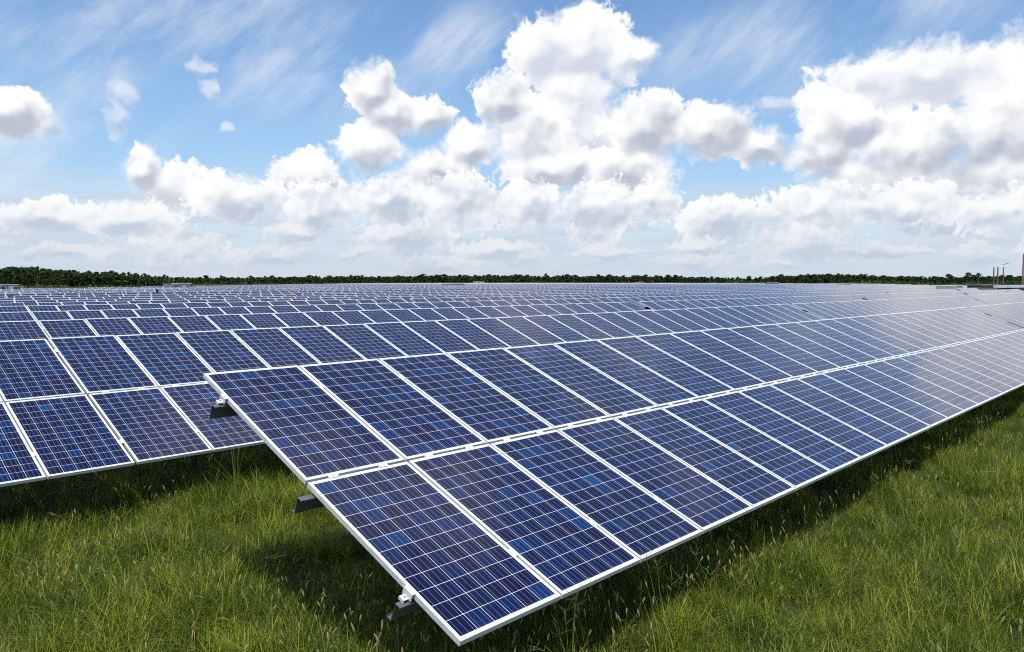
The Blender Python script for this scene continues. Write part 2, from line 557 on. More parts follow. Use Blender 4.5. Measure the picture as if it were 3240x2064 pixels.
def add_glass(B, x0, y0, mt, mbk, pid=0.0):
    e = 0.0105
    a, b_, c, d = x0 + e, x0 + PW - e, y0 + e, y0 + PL - e
    uv = [(e, e), (PW - e, e), (PW - e, PL - e), (e, PL - e)]
    B.quad([(a, c, 0), (b_, c, 0), (b_, d, 0), (a, d, 0)], mt, uv, pid)
    B.quad([(a, d, -0.006), (b_, d, -0.006), (b_, c, -0.006), (a, c, -0.006)], mbk)


# module: origin at its lower left corner
B = MB(); add_glass(B, 0, 0, 0, 1); ME_GLASS = B.mesh('module_glass', [M_CELL, M_BACK])
B = MB(); add_frame(B, 0, 0, 0); ME_FRAME = B.mesh('module_frame', [M_ALU])
B = MB(); add_glass(B, 0, 0, 0, 1); add_frame(B, 0, 0, 2)
ME_PANEL = B.mesh('module_whole', [M_CELL, M_BACK, M_ALU])
# middle clamp: a little hat bridging two frames with its bolt
B = MB()
B.box(-0.022, 0.022, -0.045, 0.045, 0.0018, 0.006); B.box(-0.006, 0.006, -0.045, 0.045, -0.04, 0.0018)
B.tube([(0, 0, 0.006), (0, 0, 0.013)], [0.008, 0.008], 6)
ME_CLAMP = B.mesh('clamp', [M_ALU])
B = MB()
B.box(-0.045, 0.045, -0.024, 0.024, 0.0018, 0.006); B.box(-0.045, 0.045, -0.006, 0.006, -0.04, 0.0018)
B.tube([(0, 0, 0.006), (0, 0, 0.013)], [0.008, 0.008], 6)
ME_CLAMP_H = B.mesh('clamp_cross', [M_ALU])
# end clamp: stepped bracket on the rail
B = MB()
B.box(-0.030, 0.010, -0.05, 0.05, 0.0018, 0.007); B.box(-0.030, -0.024, -0.05, 0.05, -0.052, 0.0018)
B.box(-0.075, -0.030, -0.028, 0.028, -0.045, -0.040); B.box(-0.075, -0.070, -0.028, 0.028, -0.064, -0.045)
B.tube([(-0.05, 0, -0.04), (-0.05, 0, -0.022)], [0.009, 0.009], 6); B.tube([(-0.012, 0, 0.007), (-0.012, 0, 0.015)], [0.008, 0.008], 6)
ME_ENDCLAMP = B.mesh('end_clamp', [M_ALU])

PURLIN_S = (0.485, 2.06, 3.40)


def slope_pt(s, n=0.0):
    """(y, z) of a point s metres down the slope from the upper edge, n metres off the glass"""
    return (-s * CT - n * ST, ZT - s * ST + n * CT)


def purlin_mesh(x0, x1, s):
    """Z-section rail lying square to the glass"""
    B = MB()
    M = Matrix.Translation((0, *slope_pt(s))) @ Matrix.Rotation(TILT, 4, 'X')
    n0 = -0.064
    B.box(x0, x1, -0.003, 0.0, n0 - 0.150, n0, 0, M)                 # web
    B.box(x0, x1, -0.055, -0.003, n0 - 0.003, n0, 0, M)              # upper flange
    B.box(x0, x1, -0.055, -0.052, n0 - 0.016, n0 - 0.003, 0, M)
    B.box(x0, x1, 0.0, 0.052, n0 - 0.150, n0 - 0.147, 0, M)          # lower flange
    B.box(x0, x1, 0.049, 0.052, n0 - 0.147, n0 - 0.135, 0, M)
    return B


def rafter_box(B, x):
    M = Matrix.Translation((0, *slope_pt(1.95))) @ Matrix.Rotation(TILT, 4, 'X')
    B.box(x - 0.03, x + 0.03, -1.75, 1.75, -0.33, -0.216, 0, M)


def post_box(B, x):
    y, z = slope_pt(1.95)
    B.box(x - 0.045, x + 0.045, y - 0.004, y + 0.004, -0.3, z - 0.30, 0)
    B.box(x - 0.049, x - 0.045, y - 0.05, y + 0.05, -0.3, z - 0.30, 0)
    B.box(x + 0.045, x + 0.049, y - 0.05, y + 0.05, -0.3, z - 0.30, 0)


def brace_tube(B, x):
    y, z = slope_pt(1.95)
    y2, z2 = slope_pt(3.05, -0.32)
    B.tube([(x, y, 0.9), (x, y2, z2)], [0.022, 0.022], 6)


_cache = {}


def supports(n):
    """shared meshes of what carries a table n modules wide"""
    if n in _cache: return _cache[n]
    w = n * WX
    d = {}
    for i, s in enumerate(PURLIN_S):
        d['purlin', i] = purlin_mesh(-0.12, w - 0.02 + 0.10, s).mesh('purlin', [M_STEEL])
    xs = [min(w - 1.2, 1.5 + i * 4.1) for i in range(max(1, int((w - 2.0) / 4.1) + 1))]
    d['xs'] = xs
    B = MB(); post_box(B, 0); d['post'] = B.mesh('post', [M_STEEL])
    B = MB(); rafter_box(B, 0); d['rafter'] = B.mesh('rafter', [M_STEEL])
    B = MB(); brace_tube(B, 0); d['brace'] = B.mesh('brace', [M_STEEL])
    # the same as single mesh for tables far away
    B = MB()
    for s in PURLIN_S:
        q = purlin_mesh(-0.1, w + 0.08, s); k0 = len(B.v)
        B.v += q.v; B.f += [tuple(k0 + i for i in f) for f in q.f]; B.mi += q.mi; B.uv += q.uv; B.pid += q.pid
    for x in xs:
        post_box(B, x); rafter_box(B, x)
    d['all'] = B.mesh('support_frame', [M_STEEL])
    # whole far table: modules laid out on the slope
    B = MB(); k0 = 0
    for r in (0, 1):
        for i in range(n):
            y0 = -(PL + r * (PL + GAPY))
            add_glass(B, i * WX, y0, 0, 1, float(i * 2 + r) * 7.31)
            add_frame(B, i * WX, y0, 2)
    d['field'] = B.mesh('panel_field', [M_CELL, M_BACK, M_ALU])
    _cache[n] = d
    return d


def table(x0, y0, n, z0, level, label, group=True, yaw=0.0, ids=None):
    S_ = supports(n)
    t = bpy.data.objects.new('solar_table', None)
    t.empty_display_size = 0.3
    col.objects.link(t)
    t.location = (x0, y0, z0)
    t.rotation_euler = (0, 0, yaw)
    tag(t, label, 'solar table', 'solar tables standing in rows across the field')
    if level == 'C':
        o = new_obj('solar_panels', S_['field'], t, (0, 0, ZT), (TILT, 0, 0))
        new_obj('support_frame', S_['all'], t)
        return t
    for i in range(3):
        new_obj('purlin', S_['purlin', i], t)
    if level == 'A' or level == 'B':
        for x in S_['xs']:
            new_obj('post', S_['post'], t, (x, 0, 0))
            if level == 'A':
                new_obj('rafter', S_['rafter'], t, (x, 0, 0))
                new_obj('brace', S_['brace'], t, (x, 0, 0))
    for r in (0, 1):
        for i in range(n):
            s = PL + r * (PL + GAPY)
            y, z = slope_pt(s)
            j = rng.normal(0, 0.0012, 2)
            p = new_obj('solar_panel', ME_PANEL if level == 'B' else ME_GLASS, t, (i * WX, y, z + j[0] * 0.6), (TILT + j[1], 0, 0))
            if level == 'A':
                new_obj('frame', ME_FRAME, p)
                if i < n - 1:
                    cl = PL - 0.487 if r == 0 else PL - (3.40 - PL - GAPY)
                    new_obj('clamp', ME_CLAMP, p, (PW + GAPX / 2, cl, 0))
                if r == 0 and i < 16:
                    for a in (0.24, 0.74):
                        new_obj('clamp', ME_CLAMP_H, p, (a, -GAPY / 2, 0))
                if i == 0:
                    cl = PL - 0.487 if r == 0 else PL - (3.40 - PL - GAPY)
                    new_obj('end_clamp', ME_ENDCLAMP, p, (0, cl, 0))
    return t


ROWS = [(0.0, 0.0), (6.907, -0.033), (14.003, -0.041), (20.937, -0.050), (27.669, -0.039), (34.68, -0.072),
        (41.63, -0.097), (48.58, -0.094), (55.53, -0.066), (62.48, 0.010)]
N27 = 27
SPAN = N27 * WX
TABLES = []                                  # (row, x0, n)
TABLES += [(0, 0.0, 27), (0, 27.90, 27)]
TABLES += [(1, 0.527 - 0.015 - SPAN, 27), (1, 0.527, 27), (1, 28.33, 27), (1, 56.2, 27)]
TABLES += [(2, 2.198 - 0.015 - SPAN, 27), (2, 2.198, 24), (2, 27.15, 27), (2, 55.15, 27), (2, 83.0, 27)]
TABLES += [(3, 3.762 - 0.015 - SPAN, 27), (3, 3.762, 21), (3, 25.55, 27), (3, 53.5, 27), (3, 81.4, 27), (3, 109.3, 27)]
TABLES += [(4, 5.277 - 0.015 - SPAN, 27), (4, 5.277, 18), (4, 24.1, 27), (4, 52.0, 27), (4, 79.9, 27), (4, 107.8, 27), (4, 135.7, 27)]


def poly_in(x, y):
    """outline of the panelled field"""
    pts = [(-60, -30), (-60, 78), (24, 112), (70, 150), (150, 215), (255, 255), (300, 190), (240, 80), (165, 18), (165, -30)]
    c = False
    for i in range(len(pts)):
        (x1, y1), (x2, y2) = pts[i], pts[i - 1]
        if (y1 > y) != (y2 > y) and x < (x2 - x1) * (y - y1) / (y2 - y1) + x1: c = not c
    return c


def az_of(x, y): return math.degrees(math.atan2(x - CAM.x, y - CAM.y))


k_ = 5
while True:
    yk = ROWS[k_][0] if k_ < len(ROWS) else 62.48 + 6.95 * (k_ - 9)
    if yk > 335: break
    xl = CAM.x + math.tan(rad(12.0)) * (yk - CAM.y)
    start = (6.90 if k_ == 5 else (-11 + (k_ * 9.7) % 27.9))
    x = start - SPAN - 0.015
    while x + SPAN > xl - 6: x -= 27.85
    while x < 420:
        if x + SPAN > xl - 4 and az_of(x, yk) < 82.5 and poly_in(x + 14, yk) and poly_in(x + 3, yk):
            TABLES.append((k_, x, 27))
        x += 27.85
    k_ += 1

ORD = ['nearest', 'second', 'third', 'fourth', 'fifth', 'sixth', 'seventh', 'eighth', 'ninth', 'tenth', 'eleventh', 'twelfth']
SKIDS = []


def blocked(x, y):
    return False


cnt = {}
for (r, x0, n) in TABLES:
    cnt.setdefault(r, []).append((x0, n))
PLACE = {0: 'first', 1: 'second', 2: 'third', 3: 'fourth', 4: 'fifth', 5: 'sixth', 6: 'seventh', 7: 'eighth', 8: 'ninth', 9: 'tenth', 10: 'eleventh', 11: 'twelfth', 12: 'thirteenth', 13: 'fourteenth'}
for r in sorted(cnt):
    yk, zk = ROWS[r] if r < len(ROWS) else (62.48 + 6.95 * (r - 9), 0.0)
    for j, (x0, n) in enumerate(sorted(cnt[r])):
        xc = x0 + SPAN / 2
        zz = zk + rise(xc, yk)
        d = math.hypot(max(0, x0 - CAM.x) if x0 > CAM.x else 0, yk - CAM.y)
        if r <= 1 and x0 < 5 or (r == 2 and 0 < x0 < 5):
            lev = 'A'
        elif r <= 1 and x0 < 40 or r == 2 and x0 < 30 or r in (3, 4) and 0 < x0 < 30 or r == 5 and 0 < x0 < 20:
            lev = 'B'
        else:
            lev = 'C'
        if r == 0 and j == 0:
            lab = 'nearest solar table of blue panels, its bare left end overhanging sunlit grass'
        elif r == 0:
            lab = 'solar table continuing the nearest row beyond its first dark gap'
        elif r <= 6:
            lab = f'{PLACE[j]} solar table from the left in the {ORD[r]} row from the viewer'
            if r == 1 and j == 0:
                lab = 'solar table of the second row cut off by the left edge of the picture'
            if r == 1 and j == 1:
                lab = 'solar table of the second row, behind the nearest table, weeds at its lower edge'
        else:
            lab = 'distant low solar table in the far rows, showing mostly pale frames'
        table(x0, yk, n, zz, lev, lab)


# ------------------------------------------------------------------ far equipment
def paint(name, c, rough=0.5, metal=0.0):
    m, N, b = mat(name)
    tc = N.new('ShaderNodeTexCoord')
    n = N.noise(tc.outputs['Object'], 1.5, 5.0, 0.65, '3D')
    N.put(b.inputs['Base Color'], N.mix(N.mr(n, 0.35, 0.8), (*c, 1), tuple(q * 0.72 for q in c) + (1,)))
    b.inputs['Roughness'].default_value = rough; b.inputs['Metallic'].default_value = metal
    return m


M_GREYBOX = paint('pale grey cabinet paint', (0.42, 0.43, 0.42))
M_DARK = paint('dark louvres', (0.015, 0.015, 0.016))
M_TEAL = paint('weathered green grey paint', (0.20, 0.25, 0.25))
M_RUST = paint('rusty red paint', (0.12, 0.045, 0.035))
M_WHITEP = paint('white paint', (0.74, 0.76, 0.78))
M_WOOD = paint('brown utility pole', (0.17, 0.12, 0.10), 0.9)
M_METALP = paint('lamp arm grey', (0.25, 0.27, 0.30), 0.4, 0.5)


def at_px(px, py, depth):
    """a point of the site seen at bearing px and level py of the photograph, depth metres away"""
    R = Vector((math.cos(YAW), -math.sin(YAW), 0)); U = R.cross(F)
    return CAM + (F + R * ((px - 1684.2) / 2426.2) + U * ((1050.8 - py) / 2426.2)) * depth


def equipment(name, label, cat, cx, cy_, z0, L, Wd, H, parts, mats, group=None, rot=0.0):
    t = new_obj(name, None, None, (cx, cy_, z0), (0, 0, rot))
    tag(t, label, cat, group)
    for (nm, boxes, m) in parts:
        B = MB()
        for b in boxes: B.box(*b)
        new_obj(nm, B.mesh(nm, [m]), t)
    return t


def inverter(label, px, top_py, depth, L, dark, body, H=2.5, group='inverter stations among the rows', low=0.0):
    p = at_px(px, top_py, depth)
    top = p.z
    z0 = top - H
    if z0 < -0.3: pass
    a = L / 2
    parts = [('body', [(-a, -a * 0.25, -1.1, 1.1, 0.15, H), (-a * 0.22, a * 0.42, -1.1, 1.1, 0.15, H * 1.01 - 0.02), (a * 0.45, a * 0.8, -0.9, 0.9, 0.15, H * 0.93)], body),
             ('roof', [(-a * 0.5, a * 0.5, -1.15, 1.15, H + 0.01, H + 0.09)], M_WHITEP),
             ('vent', [(-a * 0.62, -a * 0.42, -1.14, -1.103, 0.5, H - 0.3), (a * 0.2, a * 0.36, -1.14, -1.103, 0.5, H - 0.4)], dark),
             ('door', [(-a * 0.12, a * 0.1, -1.14, -1.103, 0.25, H - 0.25)], M_GREYBOX),
             ('plinth', [(-a * 1.02, a * 1.15, -1.25, 1.25, -0.6, 0.146)], M_TEAL)]
    return equipment('inverter_station', label, 'inverter station', p.x, p.y, z0, L, 2.2, H, parts, None, group)


def lane_depth(px, want):
    """depth along the bearing px at which the lane between two rows is met, nearest to want"""
    best = None
    for k in range(3, 60):
        yl = (ROWS[k][0] if k < 10 else 62.48 + 6.95 * (k - 9)) + 1.65
        p1 = at_px(px, 892, 1.0) - CAM
        d = (yl - CAM.y) / p1.y
        if best is None or abs(d - want) < abs(best - want): best = d
    return best


inverter('pale grey inverter cabinets standing clear of the rows near the tall poles', 3010, 905, lane_depth(3010, 88), 6.0, M_DARK, M_GREYBOX, 2.6)
inverter('long grey green inverter station with two black vents, straight ahead in mid field', 1442, 898, lane_depth(1442, 150), 5.2, M_DARK, M_TEAL, 2.75)
inverter('dark grey inverter station right of the perched bird, by the left wood', 574, 898, lane_depth(574, 120), 4.6, M_DARK, M_TEAL, 2.75)
inverter('low inverter station in front of the tall wood at the left edge', 30, 902, lane_depth(30, 135), 4.8, M_DARK, M_TEAL, 2.5)
inverter('small rusty red container alone on the far rows', 2444, 894.5, lane_depth(2444, 200), 4.2, M_RUST, M_RUST, 2.8)
inverter('small pale inverter station right of the rusty container', 2672, 899, lane_depth(2672, 170), 3.2, M_DARK, M_GREYBOX, 2.5)
inverter('tiny dark inverter station just right of the mid field station, at the wood edge', 1518, 891.5, 330, 6.0, M_DARK, M_GREYBOX, 2.8)
inverter('tiny dark inverter station below the wood, between mid field and the rusty container', 2025, 893.5, 300, 5.0, M_DARK, M_TEAL, 2.8)
p = at_px(3130, 903, 118)
equipment('equipment_rack', 'long dark brown equipment box at the foot of the lamp poles', 'equipment box', p.x, p.y, p.z - 2.6, 9, 2, 2.6,
          [('body', [(-8.5, 1.5, -1, 1, 0.1, 2.6)], M_RUST), ('lid', [(-8.6, 1.6, -1.08, 1.08, 2.603, 2.72)], M_TEAL), ('plinth', [(-8.4, 1.4, -0.9, 0.9, -0.8, 0.097)], M_DARK)], None)
p = at_px(3205, 903, 116)
equipment('roofed_skid', 'long white roofed equipment skid at the right edge', 'equipment skid', p.x, p.y, p.z - 2.6, 9, 2, 2.6,
          [('body', [(-5.0, 9, -1, 1, 0.3, 2.2)], M_DARK), ('roof', [(-6, 9.5, -1.3, 1.3, 2.25, 2.6)], M_WHITEP), ('plinth', [(-4.8, 8.8, -0.9, 0.9, -0.8, 0.297)], M_DARK)], None)


def lamp_pole(label, px, base_py, top_py, depth, arm, r=0.16, top_h=None):
    b = at_px(px, base_py, depth)
    h = (base_py - top_py) / 2426.2 * depth + b.z
    t = new_obj('utility_pole' if not arm else 'lamp_pole', None, None, (b.x, b.y, 0))
    tag(t, label, 'pole', 'tall poles at the right')
    B = MB(); B.tube([(0, 0, -0.5), (0, 0, h * 0.5), (0, 0, h)], [r * 1.2, r, r * 0.75], 8)
    new_obj('pole', B.mesh('pole', [M_WOOD]), t)
    if arm:
        B = MB(); B.tube([(0, 0, h - 0.3), (0.9, -0.8, h + 0.35), (1.6, -1.4, h + 0.7)], [0.07, 0.06, 0.05], 6)
        a = new_obj('arm', B.mesh('arm', [M_METALP]), t)
        B = MB(); B.tube([(1.5, -1.3, h + 0.66), (2.0, -1.75, h + 0.95)], [0.14, 0.10], 6)
        new_obj('lamp_head', B.mesh('lamp_head', [M_METALP]), a)
    else:
        B = MB(); B.tube([(0, 0, h - 0.02), (0, 0, h + 0.15)], [r * 0.9, r * 0.5], 8)
        new_obj('cap', B.mesh('cap', [M_METALP]), t)
    return t


lamp_pole('first lamp pole from the left of the pair with short arms', 3143, 902, 847, 170, True)
lamp_pole('second lamp pole from the left, slightly taller, arm pointing right', 3155.5, 902, 844, 165, True)
lamp_pole('thin bare pole right of the two lamp poles, without an arm', 3173, 902, 847, 175, False, 0.13)
lamp_pole('thickest and tallest bare pole, at the right edge of the picture', 3235, 903, 806, 120, False, 0.13)

# ------------------------------------------------------------------ bird perched on a far table
yb = ROWS[9][0]; p1 = at_px(496, 892, 1.0) - CAM
db = (yb - 0.02 - CAM.y) / p1.y
pb = CAM + p1 * db
zb = ZT + ROWS[9][1] + rise(pb.x, pb.y)
bm_me = bpy.data.meshes.new('bird')
vs_ = [(0, 0, 0.14), (0.13, 0, 0.16), (-0.14, 0, 0.13), (-0.27, 0, 0.06), (0.17, 0, 0.26), (0.16, 0, 0.40), (0.18, 0, 0.44), (0.24, 0, 0.42), (0.02, 0.035, 0.0), (0.02, -0.035, 0.0)]
es_ = [(0, 1), (0, 2), (2, 3), (1, 4), (4, 5), (5, 6), (6, 7), (0, 8), (0, 9)]
bm_me.from_pydata(vs_, es_, [])
bird = new_obj('bird', bm_me, None, (pb.x, pb.y, zb), (0, 0, rad(-140)))
md = bird.modifiers.new('skin', 'SKIN')
rs = [0.10, 0.085, 0.075, 0.03, 0.04, 0.03, 0.035, 0.008, 0.012, 0.012]
for v, r_ in zip(bm_me.skin_vertices[0].data, rs): v.radius = (r_, r_)
bird.modifiers.new('sub', 'SUBSURF').render_levels = 1
bm_me.materials.append(paint('dark plumage', (0.03, 0.027, 0.025), 0.8))
tag(bird, 'dark bird with upright neck perched on a table edge of the far left rows', 'bird')


# ------------------------------------------------------------------ trees
def leaf_cloud(centres, radii, per, size, seed, squash=0.75):
    r = np.random.default_rng(seed)
    V, Fc, T = [], [], []
    n = 0
    for c, ra in zip(centres, radii):
        k = max(8, int(per * ra * ra))
        d = r.normal(size=(k, 3)); d /= np.linalg.norm(d, axis=1)[:, None]
        rr = ra * r.uniform(0.45, 1.05, k) ** 0.6
        pts = np.array(c) + d * rr[:, None] * np.array([1, 1, squash])
        tint0 = r.uniform(0.05, 0.75)
        for p in pts:
            a = r.normal(size=3); a /= np.linalg.norm(a)
            b = np.cross(a, r.normal(size=3)); b /= np.linalg.norm(b)
            s = size * r.uniform(0.5, 1.3)
            V += [p + a * s, p + b * s * 0.8, p - a * s * 0.7 - b * s * 0.7]
            Fc.append((n, n + 1, n + 2)); n += 3
            T.append(min(1, max(0, tint0 + r.normal(0, 0.15))))
    return V, Fc, T


def leaf_mesh(name, V, Fc, T, m):
    me = bpy.data.meshes.new(name)
    me.from_pydata([tuple(v) for v in V], [], Fc)
    at = me.attributes.new('tint', 'FLOAT', 'FACE')
    at.data.foreach_set('value', np.array(T, dtype=np.float32))
    me.materials.append(m)
    return me


def pine_variant(seed, style):
    r = np.random.default_rng(seed)
    H = 1.0 * 12
    lean = r.normal(0, 0.25, 2)
    B = MB()
    path = [(0, 0, -0.5), (lean[0] * 0.3, lean[1] * 0.3, H * 0.4), (lean[0], lean[1], H * 0.92)]
    B.tube(path, [0.20, 0.15, 0.05], 6)
    cs, rs = [], []
    lo = {'full': 0.22, 'tall': 0.66, 'thin': 0.42}[style]
    nb = {'full': 26, 'tall': 9, 'thin': 15}[style]
    for i in range(nb):
        t = lo + (1 - lo) * (i + r.uniform(0, 1)) / nb
        w = {'full': 2.1, 'tall': 1.9, 'thin': 1.3}[style] * (1 - 0.65 * ((t - lo) / (1 - lo)) ** 2) * r.uniform(0.5, 1.1)
        an = r.uniform(0, 6.28)
        c = (math.cos(an) * w + lean[0] * t, math.sin(an) * w + lean[1] * t, H * t - 0.3)
        cs.append(c); rs.append(r.uniform(0.7, 1.2) * (1.0 if style != 'full' else 1.35))
        B.tube([(lean[0] * t * .8, lean[1] * t * .8, H * t - 0.9), c], [0.06, 0.02], 4)
    cs.append((lean[0], lean[1], H * 0.96)); rs.append(0.9)
    V, Fc, T = leaf_cloud(cs, rs, 75, 0.36, seed + 5, 0.68)
    return B.mesh('pine_trunk', [M_BARK], True), leaf_mesh('pine_crown', V, Fc, T, M_NEEDLE)


STY = ['full'] * 6 + ['thin'] * 3 + ['tall'] * 3
PINES = [pine_variant(100 + i, s) for i, s in enumerate(STY)]
tr = random.Random(5)


def pine(px, depth, top_py, label, var=None, gz=0.0, wide=1.0, group='pines along the far edge of the field'):
    v = tr.randrange(9) if var is None else var
    p = at_px(px, 892, depth)
    top = at_px(px, top_py, depth).z
    h = top - gz
    s = h / 12.0
    t = new_obj('pine_tree', None, None, (p.x, p.y, gz), (0, 0, tr.uniform(0, 6.28)))
    w = s * wide * tr.uniform(0.85, 1.2)
    t.scale = (w, w, s)
    tag(t, label, 'pine tree', group)
    new_obj('trunk', PINES[v][0], t)
    new_obj('crown', PINES[v][1], t)
    return t


def interp(x, pts):
    for (a, b), (c, d) in zip(pts[:-1], pts[1:]):
        if a <= x <= c: return b + (d - b) * (x - a) / (c - a)
    return pts[-1][1] if x > pts[-1][0] else pts[0][1]


LEFT_TOP = [(-300, 845), (0, 849), (60, 848), (120, 846), (160, 851), (220, 855), (300, 861), (350, 860), (420, 865), (500, 871), (560, 875), (600, 877)]
FAR_TOP = [(540, 877), (640, 878), (800, 877), (1000, 875), (1200, 873), (1400, 872), (1600, 871), (1800, 873), (2000, 872), (2200, 876),
           (2400, 880), (2450, 873), (2560, 868), (2700, 870), (2850, 877), (2950, 876), (3100, 874), (3200, 872), (3600, 872)]
x = -90.0
while x < 610:
    dep = 430 + max(0, x) * 0.25 + tr.uniform(-15, 25)
    pine(x, dep, interp(x, LEFT_TOP) + tr.uniform(-3.5, 6.5), 'dark pine in the tall wood filling the left edge of the horizon', gz=0, group='pines of the tall wood at the left')
    x += tr.uniform(8, 13)
x = 560.0
while x < 3330:
    dep = 900 + tr.uniform(-60, 60) - (250 if x > 2430 else 0)
    top = interp(x, FAR_TOP) + tr.gauss(0.5, 2.6)
    pine(x, dep, min(top, 884), 'small far pine in the thin dark line along the horizon', gz=0.3, wide=1.7)
    x += tr.uniform(9, 14)
for px, tp, lb in [(3062, 863, 'tall umbrella pine standing clear of the wood, left of the lamp poles'),
                   (3095, 864, 'slim umbrella pine beside the broader one, nearest the lamp poles')]:
    pine(px, 560, tp, lb, var=9 if px < 3070 else 10, gz=0.3, wide=1.5 if px < 3070 else 1.1)
pine(1728, 800, 865.5, 'lone pine sticking up highest from the middle of the horizon wood', var=11, gz=0.6, wide=1.3)
pine(700, 800, 871.5, 'lone pine sticking up right behind the end of the left wood', var=10, gz=0.6, wide=1.1)


def wood(name, label, cat, rows_, m, size, per, gz, seed, squash=0.8):
    """unbroken mass of far foliage: one object"""
    cs, rs = [], []
    q = random.Random(seed)
    for (x0, x1, step, dep, topf, thick, hr) in rows_:
        x = x0
        while x < x1:
            d = dep + q.uniform(-thick, thick)
            p = at_px(x, 892, d)
            top = at_px(x, topf(x) + q.uniform(-1.5, 3.5), d).z
            z = top - hr
            while z > gz - hr * 0.3:
                cs.append((p.x + q.uniform(-1, 1), p.y + q.uniform(-1, 1), z)); rs.append(hr * q.uniform(0.75, 1.15))
                z -= hr * 1.35
            x += step
    V, Fc, T = leaf_cloud(cs, rs, per, size, seed, squash)
    o = new_obj(name, leaf_mesh(name, V, Fc, T, m))
    tag(o, label, cat, kind='stuff')
    return o


wood('woodland', 'dark mass of more distant trees closing the gaps between the pines', 'woodland',
     [(-120, 560, 9, 500, lambda x: interp(x, LEFT_TOP) + 4, 12, 2.3), (480, 3360, 5, 1050, lambda x: interp(x, FAR_TOP) + 1.0, 30, 3.2)], M_NEEDLE, 1.1, 14, 0, 71)
wood('undergrowth', 'lighter green scrub along the foot of the pines behind the panels', 'scrub',
     [(-120, 620, 8, 400, lambda x: 899, 12, 1.4), (560, 2440, 8, 640, lambda x: 891.5, 25, 1.6), (2300, 3360, 6, 330, lambda x: 888.5 + 4 * math.sin(x * 0.013), 22, 1.25)], M_BUSH, 0.34, 14, 0, 72)


# ------------------------------------------------------------------ grass
def blade(V, Fc, T, base, h, w, ang, bend, tint, seg=3, r=None):
    n = len(V)
    dx_, dy_ = math.cos(ang), math.sin(ang)
    px_, py_ = -dy_, dx_
    for i in range(seg + 1):
        t = i / seg
        off = bend * h * t * t
        z = h * (t - 0.30 * abs(bend) * t * t)
        ww = w * (1 - t ** 1.6) * 0.5
        c = (base[0] + dx_ * off, base[1] + dy_ * off, base[2] + z)
        if i == seg:
            V.append(c)
        else:
            V.append((c[0] - px_ * ww, c[1] - py_ * ww, c[2])); V.append((c[0] + px_ * ww, c[1] + py_ * ww, c[2]))
    for i in range(seg - 1):
        a = n + 2 * i
        Fc.append((a, a + 1, a + 3, a + 2)); T.append(tint)
    a = n + 2 * (seg - 1)
    Fc.append((a, a + 1, a + 2)); T.append(tint)


def tuft(seed, nb, rad_, h0, h1, w0, w1, bmax, bright=0.12):
    r = random.Random(seed)
    V, Fc, T = [], [], []
    for _ in range(nb):
        a = r.uniform(0, 6.28); q = rad_ * math.sqrt(r.random())
        tint = min(0.85, max(0, r.gauss(0.34, 0.22)))
        if r.random() < bright: tint = r.uniform(0.82, 1.0)
        blade(V, Fc, T, (math.cos(a) * q, math.sin(a) * q, -0.01), r.uniform(h0, h1), r.uniform(w0, w1), r.uniform(0, 6.28), r.uniform(0.15, bmax), tint)
    return leaf_mesh('tuft', V, Fc, T, M_GRASS)


def foxtail(seed):
    """bristle grass: thin leaning stem ending in a small soft spike"""
    r = random.Random(seed)
    B = MB()
    for _ in range(3):
        bx, by = r.uniform(-.12, .12), r.uniform(-.12, .12)
        h = r.uniform(0.34, 0.52); a = r.uniform(0, 6.28); l = r.uniform(0.05, 0.22)
        p = [(bx, by, 0), (bx + math.cos(a) * l * .35, by + math.sin(a) * l * .35, h * .6), (bx + math.cos(a) * l, by + math.sin(a) * l, h)]
        B.tube(p, [0.0013, 0.0011, 0.001], 3, 0)
        d = Vector(p[2]) - Vector(p[1]); d.normalize(); e = Vector(p[2]); L = r.uniform(0.045, 0.075)
        B.tube([e, e + d * L * .3, e + d * L * .75, e + d * L], [0.003, 0.0070, 0.0065, 0.002], 5, 1)
    me = B.mesh('foxtail', [M_STALK, M_SEED])
    at = me.attributes.new('tint', 'FLOAT', 'FACE')
    at.data.foreach_set('value', np.array([r.random() for _ in range(len(me.polygons))], dtype=np.float32) * 0.5 + 0.2)
    return me


def crabgrass(seed, scale=1.0):
    """tall stalk with thin fingers spreading from its top"""
    r = random.Random(seed)
    B = MB()
    h = r.uniform(0.45, 0.7) * scale; a = r.uniform(0, 6.28); l = 0.18 * scale
    p = [(0, 0, 0), (math.cos(a) * l * .3, math.sin(a) * l * .3, h * .55), (math.cos(a) * l, math.sin(a) * l, h)]
    B.tube(p, [0.0020, 0.0016, 0.0012], 3, 0)
    e = Vector(p[2])
    for i in range(r.randint(4, 7)):
        b = r.uniform(0, 6.28); L = r.uniform(0.09, 0.17) * scale
        d = Vector((math.cos(b), math.sin(b), r.uniform(0.1, 0.9))).normalized()
        B.tube([e, e + d * L * .5, e + d * L + Vector((0, 0, -0.015))], [0.0013, 0.0015, 0.0008], 3, 0)
    me = B.mesh('crabgrass', [M_STALK])
    at = me.attributes.new('tint', 'FLOAT', 'FACE')
    at.data.foreach_set('value', np.full(len(me.polygons), r.uniform(0.3, 0.9), dtype=np.float32))
    return me


